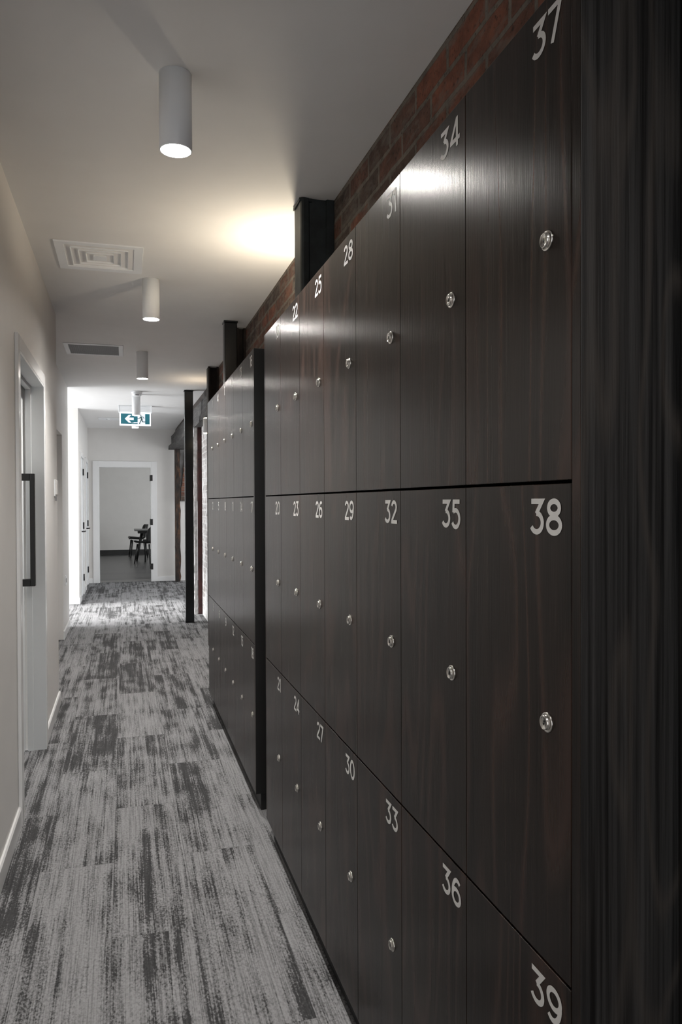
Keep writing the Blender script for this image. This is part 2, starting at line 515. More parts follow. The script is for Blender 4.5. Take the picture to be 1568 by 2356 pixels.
# sliding door on the left
def door_frame(bx, xf, y0, y1, z1, aw=0.065, th=0.015):
    """architrave on a wall whose face is at xf and looks to +X"""
    bx.box((xf, y0 - aw, 0), (xf + th, y0, z1 + aw), 0.003)
    bx.box((xf, y1, 0), (xf + th, y1 + aw, z1 + aw), 0.003)
    bx.box((xf, y0, z1), (xf + th, y1, z1 + aw), 0.003)

d = bpy.data.objects.new('door_1', None); col.objects.link(d); struct(d)
d['label'] = 'white sliding door with long black pull handle in the near left wall'
b = MB(); door_frame(b, XL, DY0, DY1, DZ); b.build('architrave', M['trimp'], d)
b = MB()
b.box((-0.52, DY1 - 0.012, 0), (XL + 0.014, DY1 + 0.001, DZ)); b.box((-0.52, DY0 - 0.001, 0), (XL + 0.014, DY0 + 0.012, DZ))
b.box((-0.52, DY0, DZ - 0.012), (XL + 0.014, DY1, DZ + 0.001))
b.box((-0.522, DY1 - 0.022, 0), (-0.492, DY1 - 0.012, DZ - 0.012), 0.002)   # stop bead
b.box((-0.522, DY0 + 0.012, DZ - 0.03), (-0.492, DY1 - 0.022, DZ - 0.012), 0.002)
b.build('jamb', M['doorp'], d)
b = MB(); b.box((-0.572, DY0 - 0.04, 0.012), (-0.534, DY1 - 0.004, DZ + 0.02), 0.003)
leaf = b.build('leaf', M['doorp'], d)
b = MB()
hx, hy, hz0, hz1 = -0.467, 4.405, 0.925, 1.535
b.box((hx - 0.024, hy - 0.02, hz0), (hx, hy + 0.02, hz1), 0.002)
b.box((-0.534, hy - 0.02, hz1 - 0.038), (hx - 0.024, hy + 0.02, hz1), 0.002)
b.box((-0.534, hy - 0.02, hz0), (hx - 0.024, hy + 0.02, hz0 + 0.038), 0.002)
h = b.build('pull_handle', M['black'], d); h['label'] = 'black square D pull handle'

# door set back in the left niche
d = bpy.data.objects.new('door_2', None); col.objects.link(d); struct(d)
b = MB(); b.box((-0.79, NY0 + 0.03, 0.008), (-0.75, NY1 - 0.03, NZ - 0.03), 0.003); b.build('leaf', M['doorp'], d)
b = MB(); b.box((-0.80, NY0, 0), (-0.655, NY0 + 0.03, NZ)); b.box((-0.80, NY1 - 0.03, 0), (-0.655, NY1, NZ)); b.box((-0.80, NY0 + 0.03, NZ - 0.03), (-0.655, NY1 - 0.03, NZ))
b.build('jamb', M['doorp'], d)

# two closed doors in the far left wall
def swing_door(name, y0, y1, z1, label):
    d = bpy.data.objects.new(name, None); col.objects.link(d); struct(d); d['label'] = label
    b = MB(); door_frame(b, XM, y0, y1, z1, 0.06, 0.016); b.build('architrave', M['trimp'], d)
    b = MB(); b.box((-0.645, y0 + 0.003, 0.008), (-0.600, y1 - 0.003, z1 - 0.003), 0.003)
    leaf = b.build('leaf', M['doorp'], d)
    for z in (0.205, 0.985, 1.79):
        b = MB(); b.lathe([(0, 0), (0.011, 0), (0.011, 0.10), (0, 0.10)], (-0.591, y1 - 0.002, z), seg=12)
        b.box((-0.602, y1 - 0.03, z + 0.004), (-0.597, y1 + 0.004, z + 0.096))
        b.build('hinge', M['black'], d)
    b = MB()
    hy = y0 + 0.065
    b.box((-0.601, hy - 0.025, 0.945), (-0.592, hy + 0.025, 0.995), 0.002)
    b.tube([(-0.592, hy, 0.97), (-0.545, hy, 0.97), (-0.54, hy + 0.015, 0.97), (-0.54, hy + 0.13, 0.97)], 0.010, 10)
    b.box((-0.601, hy - 0.02, 0.875), (-0.588, hy + 0.02, 0.915), 0.002)
    b.build('lever_handle', M['black'], leaf)
swing_door('door_3', A0, A1, FZ, 'closed white door in the far left wall, next to the bright side hall')
swing_door('door_4', B0, B1, FZ, 'closed white door in the far left wall, next to the end wall')

# open doorway in the end wall
d = bpy.data.objects.new('door_5', None); col.objects.link(d); struct(d)
d['label'] = 'open white doorway at the end of the corridor'
b = MB()
aw, th = 0.095, 0.018
b.box((EX0 - aw, 13.60 - th, 0), (EX0, 13.60, EZ + aw), 0.004); b.box((EX1, 13.60 - th, 0), (EX1 + aw, 13.60, EZ + aw), 0.004)
b.box((EX0, 13.60 - th, EZ), (EX1, 13.60, EZ + aw), 0.004)
b.build('architrave', M['trimp'], d)
b = MB()
b.box((EX0, 13.583, 0), (EX0 + 0.012, 13.735, EZ)); b.box((EX1 - 0.012, 13.583, 0), (EX1, 13.735, EZ)); b.box((EX0 + 0.012, 13.583, EZ - 0.012), (EX1 - 0.012, 13.735, EZ))
b.build('jamb', M['trimp'], d)
for z in (0.21, 0.985, 1.755):
    b = MB()
    b.box((EX1 - 0.016, 13.60, z), (EX1 - 0.011, 13.70, z + 0.105)); b.lathe([(0, 0), (0.010, 0), (0.010, 0.105), (0, 0.105)], (EX1 - 0.014, 13.733, z), seg=12)
    b.box((EX1 - 0.014, 13.5795, z), (EX1 + 0.022, 13.5825, z + 0.105))
    b.build('hinge', M['black'], d)
b = MB(); b.box((EX1 + 0.03, 13.75, 0.01), (EX1 + 0.07, 14.60, EZ - 0.01), 0.003); b.build('leaf', M['doorp'], d)

# ------------------------------------------------------------------ steel and timber on the right
def h_column(name, label, x0, x1, y0, dy, mat, z1=CZ):
    """steel section: flange on the corridor side, web, flange at the wall, with fillets"""
    b = MB()
    t = 0.013
    pts = [(x0 + 0.012, y0), (x0 + 0.034, y0 + 0.003), (x0 + 0.040, y0 + 0.012), (x1 - 0.034, y0 + 0.012), (x1 - 0.030, y0),
           (x1, y0), (x1, y0 + dy), (x1 - 0.030, y0 + dy), (x1 - 0.034, y0 + dy - 0.012), (x0 + 0.040, y0 + dy - 0.012),
           (x0 + 0.034, y0 + dy), (x0 + 0.004, y0 + dy), (x0, y0 + dy - 0.006), (x0, y0 + 0.012), (x0 + 0.004, y0 + 0.003)]
    b.poly_prism(pts, 0.0, z1 - 0.001, 'xy')
    # rough cap plate under the ceiling
    b.box((x0 - 0.006, y0 + 0.004, z1 - 0.016), (x0 + 0.05, y0 + dy - 0.004, z1 - 0.002), 0.002)
    o = b.build(name, mat)
    return tag(o, label, 'steel column')
h_column('steel_column', 'dark steel column rising above the lockers at the gap between the two banks', 0.722, 0.866, 3.115, 0.13, M['rawsteel'])
def square_post(name, label, x0, x1, y0, y1, mat):
    b = MB(); b.box((x0, y0, 0.012), (x1, y1, CZ - 0.012), 0.006); b.box((x0 - 0.004, y0 - 0.004, 0), (x1 + 0.004, y1 + 0.004, 0.012)); b.box((x0 - 0.004, y0 - 0.004, CZ - 0.012), (x1 + 0.004, y1 + 0.004, CZ - 0.001))
    return tag(b.build(name, mat), label, 'steel post')
square_post('steel_post', 'black square steel post rising behind the far end of the far locker bank', 0.686, 0.777, 5.36, 5.45, M['blacksteel'])
b = MB(); pts = [(0.800, 5.56), (0.815, 5.56), (0.815, 5.60), (0.852, 5.60), (0.852, 5.56), (0.867, 5.56), (0.867, 5.68), (0.852, 5.68), (0.852, 5.64), (0.815, 5.64), (0.815, 5.68), (0.800, 5.68)]
b.poly_prism(pts, 0, CZ - 0.002, 'xy'); tag(b.build('steel_column', M['rust']), 'rusty brown steel column against the brick, right behind the black square post', 'steel column')
b = MB(); pts = [(0.769, 7.21), (0.785, 7.21), (0.785, 7.27), (0.85, 7.27), (0.85, 7.21), (0.866, 7.21), (0.866, 7.36), (0.85, 7.36), (0.85, 7.30), (0.785, 7.30), (0.785, 7.36), (0.769, 7.36)]
b.poly_prism(pts, 0, CZ - 0.002, 'xy'); tag(b.build('steel_column', M['rust']), 'dark brown steel column standing where the old timber beam begins', 'steel column')
square_post('steel_post', 'full height black square steel post standing on the carpet beyond the lockers', 0.667, 0.762, 8.77, 8.865, M['blacksteel'])

# stacked timber lintel, skewed a little as in old buildings
def skew_beam(bm, xa, xb, z0, z1, depth, ya=7.38, yb=13.598, jag=0.0):
    n = 14
    rings = []
    for i in range(n + 1):
        t = i / n
        y = ya + (yb - ya) * t
        x = xa + (xb - xa) * t
        j = lambda: random.uniform(-jag, jag)
        rings.append([bm.verts.new((x + j(), y, z0 + j())), bm.verts.new((x + j(), y, z1 + min(j(), 0))), bm.verts.new((x + depth, y, z1)), bm.verts.new((x + depth, y, z0 + j()))])
    for A, B in zip(rings, rings[1:]):
        for k in range(4):
            bm.faces.new([A[k], A[(k + 1) % 4], B[(k + 1) % 4], B[k]])
    bm.faces.new(rings[0][::-1]); bm.faces.new(rings[-1])
be = thing('timber_beam', 'stacked old timber lintel running from the brown steel column to the end wall', 'beam', (0.85, 10.5, 2.3))
for nm, xa, xb, z0, z1, dep, mt, jg in (('lower_timber', 0.862, 0.752, 2.303, 2.372, 0.26, M['beam'], 0.004), ('middle_timber', 0.872, 0.802, 2.372, 2.545, 0.24, M['beam'], 0.006), ('upper_timber', 0.900, 0.868, 2.545, 2.658, 0.22, M['rust'], 0.003)):
    b = MB(); skew_beam(b.bm, xa - 0.85, xb - 0.85, z0 - 2.3, z1 - 2.3, dep, 7.38 - 10.5, 13.598 - 10.5, jg)
    b.build(nm, mt, be)

# rough timber post at the end wall
def rough_post(name, mat, x0, x1, y0, y1, z1, jag, label):
    b = MB()
    n = 26
    rings = []
    for i in range(n + 1):
        z = z1 * i / n
        j = lambda: random.uniform(-jag, jag)
        rings.append([b.bm.verts.new((x0 + j(), y0 + j(), z)), b.bm.verts.new((x1 + j(), y0 + j(), z)), b.bm.verts.new((x1, y1, z)), b.bm.verts.new((x0, y1, z))])
    for A, B in zip(rings, rings[1:]):
        for k in range(4):
            b.bm.faces.new([A[k], A[(k + 1) % 4], B[(k + 1) % 4], B[k]])
    b.bm.faces.new(rings[0][::-1]); b.bm.faces.new(rings[-1])
    return tag(b.build(name, mat), label, 'timber post')
rough_post('timber_post', M['postwood'], 0.846, 0.935, 13.40, 13.50, 2.302, 0.009, 'rough charred timber post carrying the lintel at the end wall')
rough_post('timber_post', M['redpost'], 0.872, 0.935, 9.42, 9.50, 2.302, 0.004, 'dark red painted post at the end of the whitewashed brick wall')
b = MB()
pts = [(0.0, 0.0)]
zz = 0.0
left = []; right = []
for i in range(30):
    z = 2.30 * i / 29
    left.append((0.822 + random.uniform(-0.006, 0.006), z)); right.append((0.862, z))
b.poly_prism(left + right[::-1], 9.44, 9.49, 'xz')
tag(b.build('white_board', M['whiteboard']), 'rough white painted board fixed beside the dark red post', 'board')
# brick and plaster remains in the end wall right of the timber post
b = MB(); b.box((0.945, 13.56, 1.40), (1.6, 13.599, 2.31)); struct(b.build('wall_end_plaster_patch', M['plaster']))
b = MB()
edge = []
for i in range(16):
    t = i / 15
    edge.append((0.95 + 0.10 * t ** 1.3 + random.uniform(-0.008, 0.008), 1.41 + 0.86 * t))
b.poly_prism(edge + [(1.6, 2.27), (1.6, 1.41)], 13.53, 13.56, 'xz')
struct(b.build('wall_end_brick_patch', M['brick']))

# ------------------------------------------------------------------ lockers
LX = 0.5513                      # door faces
ZT, Z12, Z23, ZB = 2.0536, 1.4006, 0.7421, 0.0806
GAPH, GAPV, DT = 0.0045, 0.0016, 0.018

# numerals: strokes of even width, flat-topped 3, as on the doors
T = 0.152; H_ = T / 2
def arc(cx, cy, rx, ry, a0, a1, n=22):
    return [(cx + rx * math.cos(math.radians(a0 + (a1 - a0) * i / n)), cy + ry * math.sin(math.radians(a0 + (a1 - a0) * i / n))) for i in range(n + 1)]
DIG = {
    '0': (0.76, [(arc(0.38, 0.5, 0.38 - H_, 0.5 - H_, 0, 360, 40)[:-1], True)]),
    '1': (0.34, [([(0.255, 0.0), (0.255, 1.0)], False), ([(0.02, 0.815), (0.255, 0.945)], False)]),
    '2': (0.68, [(arc(0.33, 0.70, 0.25, 0.215, 168, -38, 20) + [(0.075, 0.115)], False), ([(0.0, H_), (0.68, H_)], False)]),
    '3': (0.68, [([(0.05, 1 - H_), (0.575, 1 - H_), (0.30, 0.575)], False), (arc(0.31, 0.335, 0.285, 0.335 - H_, 92, -152, 26), False)]),
    '4': (0.76, [([(0.545, 0.0), (0.545, 1.0)], False), ([(0.525, 0.93), (0.08, 0.275)], False), ([(0.02, 0.25), (0.76, 0.25)], False)]),
    '5': (0.68, [([(0.62, 1 - H_), (0.165, 1 - H_), (0.135, 0.55)], False), (arc(0.315, 0.335, 0.285, 0.335 - H_ + 0.03, 128, -152, 26), False)]),
    '6': (0.72, [(arc(0.36, 0.325, 0.36 - H_, 0.325 - H_, 0, 360, 36)[:-1], True), (arc(0.43, 0.36, 0.352, 0.555, 58, 176, 18), False)]),
    '7': (0.64, [([(0.0, 1 - H_), (0.555, 1 - H_), (0.19, 0.0)], False)]),
    '8': (0.74, [(arc(0.37, 0.745, 0.245, 0.255 - H_, 0, 360, 32)[:-1], True), (arc(0.37, 0.285, 0.37 - H_, 0.285 - H_, 0, 360, 36)[:-1], True)]),
}
DIG['9'] = (0.72, [([(0.72 - x, 1 - y) for x, y in p], c) for p, c in DIG['6'][1]])

def stroke_quads(pts, closed):
    n = len(pts)
    L, R = [], []
    for i in range(n):
        p = Vector(pts[i])
        if closed:
            a, c = Vector(pts[i - 1]), Vector(pts[(i + 1) % n])
        else:
            a = Vector(pts[i - 1]) if i > 0 else None
            c = Vector(pts[i + 1]) if i < n - 1 else None
        d1 = (p - a).normalized() if a is not None else None
        d2 = (c - p).normalized() if c is not None else None
        if d1 is None: d1 = d2
        if d2 is None: d2 = d1
        n1 = Vector((-d1.y, d1.x)); n2 = Vector((-d2.y, d2.x))
        m = (n1 + n2)
        m = m.normalized() if m.length > 1e-6 else n1
        k = H_ / max(0.33, m.dot(n1))
        L.append(p + m * k); R.append(p - m * k)
    q = []
    for i in range(n if closed else n - 1):
        j = (i + 1) % n
        q.append((L[i], L[j], R[j], R[i]))
    return q

NH = 0.050           # numeral height
def number_mesh(txt):
    """numeral lies in the plane x = 0, right edge at y = 0, top at z = 0; reads from the -X side"""
    w = sum(DIG[c][0] for c in txt) + 0.10 * (len(txt) - 1)
    b = MB()
    x = 0.0
    k_ = 0
    for c in txt:
        for pts, closed in DIG[c][1]:
            k_ += 1
            for q in stroke_quads(pts, closed):
                vs = []
                for p in q:
                    vs.append(b.bm.verts.new((-0.00004 * k_, (w - (x + p.x)) * NH * 1.06, (p.y - 1.0) * NH)))
                f = b.bm.faces.new(vs)
                if f.calc_area() > 0:
                    f.normal_update()
                    if f.normal.x > 0:
                        f.normal_flip()
        x += DIG[c][0] + 0.10
    me = bpy.data.meshes.new('number')
    b.bm.to_mesh(me); b.bm.free()
    me.materials.append(M['ink'])
    return me

def lock_mesh():
    b = MB()
    # cam lock: flange, groove, raised plug; axis along -X
    prof = [(0.0138, 0.0), (0.0138, -0.0012), (0.0130, -0.0022), (0.0108, -0.0024), (0.0104, -0.0016), (0.0100, -0.0016), (0.0100, -0.0056), (0.0094, -0.0064), (0.0084, -0.0066), (0.0082, -0.0060), (0.0, -0.0060)]
    b.lathe(prof, (0, 0, 0), 'x', 36, 0)
    b.box((-0.00615, -0.0009, -0.0034), (-0.0058, 0.0009, 0.0030), 0, 1)
    b.lathe([(0.0018, -0.0058), (0.0018, -0.00618), (0.0, -0.00618)], (0, 0, -0.0010), 'x', 14, 1)
    bmesh.ops.recalc_face_normals(b.bm, faces=b.bm.faces[:])
    me = bpy.data.meshes.new('lock')
    b.bm.to_mesh(me); b.bm.free()
    me.materials.append(M['chrome']); me.materials.append(M['dark'])
    return me
LOCK = lock_mesh()

def box_mesh(name, lo, hi, bevel, mat):
    b = MB(); b.box(lo, hi, bevel)
    bmesh.ops.recalc_face_normals(b.bm, faces=b.bm.faces[:])
    me = bpy.data.meshes.new(name); b.bm.to_mesh(me); b.bm.free()
    me.materials.append(mat)
    return me

def child(name, me, parent, loc):
    o = bpy.data.objects.new(name, me); col.objects.link(o)
    o.parent = parent; o.location = loc
    return o

ROWS = [(Z12, ZT, 'top'), (Z23, Z12, 'middle'), (ZB, Z23, 'bottom')]
def bank(y0, w, ncol, first, where, group):
    """ncol columns from the near end y0; the nearest column holds the highest numbers"""
    for r, (z0, z1, rn) in enumerate(ROWS):
        zlo = z0 + (GAPH / 2 if r < 2 else 0.0); zhi = z1 - (GAPH / 2 if r > 0 else 0.0)
        hh, hw = (zhi - zlo) / 2, w / 2
        dm = box_mesh('locker_door', (0, -hw + GAPV / 2, -hh), (DT, hw - GAPV / 2, hh), 0.0009, M['veneer'])
        bmx = box_mesh('carcass', (0, -hw + 0.0015, -hh + 0.001), (0.862 - LX - DT - 0.004, hw - 0.0015, hh - 0.001), 0, M['dark'])
        for k in range(ncol):
            num = first + 3 * (ncol - 1 - k) + r
            yc = y0 + (k + 0.5) * w; zc = (zlo + zhi) / 2
            t = thing('locker', 'dark wood locker numbered %d, %s row of the %s' % (num, rn, where), 'locker', (LX, yc, zlo), group)
            child('carcass', bmx, t, (DT + 0.003, 0, hh))
            dr = child('locker_door', dm, t, (0, 0, hh))
            child('number', number_mesh(str(num)), dr, (-0.0005, -hw + 0.0205, (zhi - 0.0195) - zc))
            child('lock', LOCK, dr, (0, -hw + 0.0575, (z1 - 0.3265) - zc))

BY0, BW = 0.8513, 0.3117
SY0, SW = 3.330, 0.3136
bank(BY0, BW, 7, 19, 'near bank', 'lockers 19 to 39 in the near bank')
bank(SY0, SW, 6, 1, 'far bank', 'lockers 1 to 18 in the far bank')

def surround(y0, y1, label, near_mat):
    t = thing('locker_surround', label, 'locker surround', (LX, y0, 0))
    pn = 0.0205
    def pbox(name, lo, hi, mat, bev=0.001):
        lo = Vector(lo); hi = Vector(hi); c = (lo + hi) / 2
        return child(name, box_mesh(name, lo - c, hi - c, bev, mat), t, c - Vector((LX, y0, 0)))
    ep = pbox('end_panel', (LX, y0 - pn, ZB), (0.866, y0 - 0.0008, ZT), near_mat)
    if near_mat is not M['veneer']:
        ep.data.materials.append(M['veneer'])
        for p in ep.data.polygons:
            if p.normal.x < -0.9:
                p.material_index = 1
    pbox('end_panel', (LX, y1 + 0.0008, ZB), (0.866, y1 + 0.016, ZT), M['veneer'])
    pbox('plinth', (LX + 0.026, y0 + 0.0, 0.0), (0.86, y1 - 0.004, ZB - 0.001), M['plinth'])
    return t
surround(BY0, BY0 + 7 * BW, 'dark wood end panels and black plinth framing the near locker bank', M['endwood'])
surround(SY0, SY0 + 6 * SW, 'dark wood end panels and black plinth framing the far locker bank', M['dark'])  # near panel coloured black for the shade in the gap
# black strip added to stand for shading beside the near end panel
b = MB(); b.box((0.699, 0.795, 0), (XB, 0.828, ZT + 0.1), 0.001); struct(b.build('shade_strip', M['dark']))

# ------------------------------------------------------------------ ceiling fittings
def downlight(y, label, x=0.156, rad=0.0485, ln=0.228):
    t = thing('downlight', label, 'ceiling light', (x, y, CZ), 'white cylinder downlights along the corridor ceiling')
    b = MB()
    b.lathe([(0.0, -0.0005), (rad, -0.0005), (rad, -ln + 0.001), (rad - 0.0012, -ln), (rad - 0.004, -ln), (rad - 0.004, -ln + 0.006), (rad - 0.006, -ln + 0.03), (0, -ln + 0.03)], (0, 0, 0), 'z', 48)
    b.build('housing', M['white'], t)
    b = MB(); b.lathe([(0, -ln + 0.004), (rad - 0.0045, -ln + 0.004), (rad - 0.0045, -ln + 0.012), (0, -ln + 0.012)], (0, 0, 0), 'z', 48)
    o = b.build('lens', M['lens'], t); o['label'] = 'glowing white lamp face'
DL = [(2.333, 'largest white cylinder downlight, hanging before the square louvred vent'),
      (4.504, 'white cylinder downlight just beyond the square louvred vent'),
      (6.675, 'white cylinder downlight just right of the flat return air grille'),
      (9.30, 'white cylinder downlight in front of the green exit sign'),
      (11.06, 'small white cylinder downlight showing just below the green exit sign')]
for y, l in DL:
    downlight(y, l, 0.143 if y == 9.30 else 0.156, ln=0.25 if y == 9.30 else 0.228)

# square four-way diffuser
t = thing('ceiling_vent', 'white square ceiling vent with nested louvres, near the first downlight', 'air vent', (-0.112, 4.165, CZ))
b = MB()
def ring(b, o, i, z0, z1, th=None):
    """square ring between half sizes o (at z0) and i (at z1)"""
    A = [b.bm.verts.new((sx * o, sy * o * 1.06, z0)) for sx, sy in ((-1, -1), (1, -1), (1, 1), (-1, 1))]
    B = [b.bm.verts.new((sx * i, sy * i * 1.06, z1)) for sx, sy in ((-1, -1), (1, -1), (1, 1), (-1, 1))]
    for k in range(4):
        b.bm.faces.new([A[k], A[(k + 1) % 4], B[(k + 1) % 4], B[k]])
ring(b, 0.215, 0.213, -0.0005, -0.006); ring(b, 0.213, 0.170, -0.006, -0.004); ring(b, 0.170, 0.152, -0.004, 0.055)
b.build('frame', M['white'], t)
b = MB()
for o in (0.142, 0.106, 0.070):
    ring(b, o, o - 0.0022, -0.008, -0.008); ring(b, o, o - 0.022, -0.008, 0.050); ring(b, o - 0.0022, o - 0.0242, -0.008, 0.050)
ring(b, 0.034, 0.0, -0.008, -0.006); ring(b, 0.034, 0.014, -0.008, 0.04)
b.build('louvres', M['white'], t, recalc=False)
b = MB(); b.box((-0.153, -0.162, 0.055), (0.153, 0.162, 0.058)); b.build('backing', M['dark'], t)

# flat return grille
t = thing('return_grille', 'white framed ceiling grille with flat grey mesh', 'air grille', (-0.232, 6.66, CZ))
b = MB()
a, c = 0.232, 0.232
for lo, hi in (((-a, -c, -0.007), (-a + 0.036, c, -0.0005)), ((a - 0.036, -c, -0.007), (a, c, -0.0005)), ((-a + 0.036, -c, -0.007), (a - 0.036, -c + 0.036, -0.0005)), ((-a + 0.036, c - 0.036, -0.007), (a - 0.036, c, -0.0005))):
    b.box(lo, hi, 0.002)
b.build('frame', M['white'], t)
b = MB()
b.box((-a + 0.036, -c + 0.036, -0.003), (a - 0.036, c - 0.036, -0.001))
for k in range(26):
    x = -a + 0.042 + k * (2 * a - 0.084) / 25
    b.box((x - 0.002, -c + 0.036, -0.0055), (x + 0.002, c - 0.036, -0.0025))
b.build('mesh_panel', M['grille'], t)

# slim access plate further along
t = thing('ceiling_plate', 'slim white ceiling plate with small fitting, left of the exit sign', 'ceiling plate', (-0.20, 12.05, CZ))
b = MB(); b.box((-0.17, -0.13, -0.012), (0.17, 0.13, -0.0005), 0.004); b.build('plate', M['white'], t)
b = MB(); b.lathe([(0, -0.03), (0.02, -0.026), (0.03, -0.012), (0.03, -0.011), (0, -0.011)], (-0.03, -0.05, 0), 'z', 20); b.build('sensor', M['white'], t)

# smoke detector
t = thing('smoke_detector', 'white round smoke detector on the ceiling before the exit sign', 'smoke detector', (0.147, 9.05, CZ))
b = MB(); b.lathe([(0, -0.0005), (0.060, -0.0005), (0.062, -0.012), (0.058, -0.026), (0.054, -0.028), (0.0, -0.028)], (0, 0, 0), 'z', 36); b.build('base', M['white'], t)
b = MB(); b.lathe([(0.052, -0.0285), (0.052, -0.044), (0.046, -0.052), (0.020, -0.056), (0, -0.056)], (0, 0, 0), 'z', 36); b.build('cap', M['white'], t)
b = MB(); b.box((-0.016, -0.0545, -0.050), (0.022, -0.049, -0.043)); b.build('sensor_slot', M['dark'], t)

# exit sign
SX, SY, SZ = 0.147, 10.38, 2.395
t = thing('exit_sign', 'lit green and white exit sign with arrow and running figure', 'exit sign', (SX, SY, CZ))
b = MB()
b.box((-0.214, -0.02, -0.087), (0.214, 0.035, -0.001), 0.003)
b.box((-0.214, -0.027, -0.098), (-0.203, 0.035, -0.001), 0.002); b.box((0.203, -0.027, -0.098), (0.214, 0.035, -0.001), 0.002)
b.box((-0.203, -0.024, -0.020), (0.203, -0.02, -0.012)); b.box((-0.203, -0.024, -0.060), (0.203, -0.02, -0.054))
b.build('housing', M['white'], t)
zb = SZ - CZ
pw, ph = 0.2, 0.178
b = MB(); b.box((-pw, -0.008, zb), (pw, 0.008, zb + ph), 0.004); pan = b.build('panel', M['exitedge'], t)
FY = -0.0085
def flat(name, polys, mat, y):
    b = MB()
    for p in polys:
        f = b.bm.faces.new([b.bm.verts.new((x - pw, y, zb + z)) for x, z in p])
        f.normal_update()
        if f.normal.y > 0:
            f.normal_flip()
    return b.build(name, mat, pan, recalc=False)
flat('field', [[(0.016, 0.022), (0.384, 0.022), (0.384, 0.158), (0.016, 0.158)]], M['teal'], FY)
flat('arrow', [[(0.066, 0.090), (0.118, 0.142), (0.152, 0.142), (0.118, 0.106), (0.180, 0.106), (0.180, 0.074), (0.118, 0.074), (0.152, 0.038), (0.118, 0.038)],
               [(0.150, 0.032), (0.230, 0.034), (0.230, 0.046), (0.190, 0.047)]], M['exitwhite'], FY - 0.0006)
flat('doorway', [[(0.230, 0.022), (0.326, 0.022), (0.326, 0.158), (0.230, 0.158)]], M['exitwhite'], FY - 0.0004)
def seg2(p, q, w):
    p, q = Vector(p), Vector(q); d_ = (q - p).normalized(); n_ = Vector((-d_.y, d_.x)) * w / 2
    return [tuple(p + n_), tuple(q + n_), tuple(q - n_), tuple(p - n_)]
circ = [(0.268 + 0.0095 * math.cos(2 * PI * k / 16), 0.138 + 0.0105 * math.sin(2 * PI * k / 16)) for k in range(16)]
fig = [circ, seg2((0.272, 0.124), (0.284, 0.076), 0.022), seg2((0.268, 0.116), (0.250, 0.096), 0.009), seg2((0.252, 0.097), (0.230, 0.096), 0.008),
       seg2((0.276, 0.120), (0.302, 0.116), 0.009), seg2((0.300, 0.118), (0.314, 0.096), 0.008),
       seg2((0.284, 0.084), (0.292, 0.052), 0.012), seg2((0.288, 0.054), (0.330, 0.052), 0.010), seg2((0.280, 0.086), (0.266, 0.056), 0.013), seg2((0.267, 0.058), (0.252, 0.028), 0.011), seg2((0.250, 0.030), (0.262, 0.024), 0.007)]
flat('running_figure', fig, M['tealdark'], FY - 0.001)

# wall lights on the brick
def wall_light(x, y, z, label, xw):
    t = thing('wall_light', label, 'wall light', (x, y, z), 'cylinder wall lights on the brick')
    r, hh = 0.045, 0.075
    b = MB(); b.lathe([(r - 0.004, hh - 0.008), (r - 0.003, hh), (r, hh), (r, -hh), (r - 0.003, -hh), (r - 0.004, -hh + 0.008)], (0, 0, 0), 'z', 32); b.build('housing', M['white'], t)
    b = MB(); b.box((r - 0.006, -0.025, -0.03), (xw - x - 0.0005, 0.025, 0.03), 0.002); b.build('bracket', M['white'], t)
    for s in (1, -1):
        b = MB(); b.lathe([(0, s * (hh + 0.010)), (r - 0.012, s * (hh + 0.007)), (r - 0.0042, s * (hh - 0.001)), (r - 0.0042, s * (hh - 0.008)), (0, s * (hh - 0.008))], (0, 0, 0), 'z', 32); b.build('lens', M['lensw'], t)
wall_light(0.815, 3.60, 2.135, 'wall light on brick just behind the dark steel column between locker banks', XB)
wall_light(0.842, 8.02, 2.18, 'white cylinder wall light peeking out beside the far locker bank', 0.918)

# ------------------------------------------------------------------ things on the left walls
t = thing('wall_controller', 'slim white wall controller on the left wall past the sliding door', 'wall controller', (XL, 5.33, 1.475))
b = MB(); b.box((0.0, -0.075, -0.055), (0.008, 0.075, 0.055), 0.002); b.build('back_plate', M['white'], t)
b = MB(); b.box((0.008, -0.060, -0.045), (0.015, 0.065, 0.052), 0.003); b.build('cover', M['wall'], t)
b = MB(); b.box((0.006, -0.072, -0.085), (0.016, -0.052, -0.055), 0.002); b.build('lower_clip', M['grille'], t)
t = thing('power_outlet', 'small white double power outlet low on the recessed left wall', 'power outlet', (XM, 8.36, 0.57))
b = MB(); b.box((0.0, -0.058, -0.05), (0.009, 0.058, 0.05), 0.002); b.build('plate', M['white'], t)
b = MB(); b.box((0.009, -0.036, -0.022), (0.0105, -0.008, 0.022)); b.box((0.009, 0.008, -0.022), (0.0105, 0.036, 0.022)); b.build('socket', M['grille'], t)

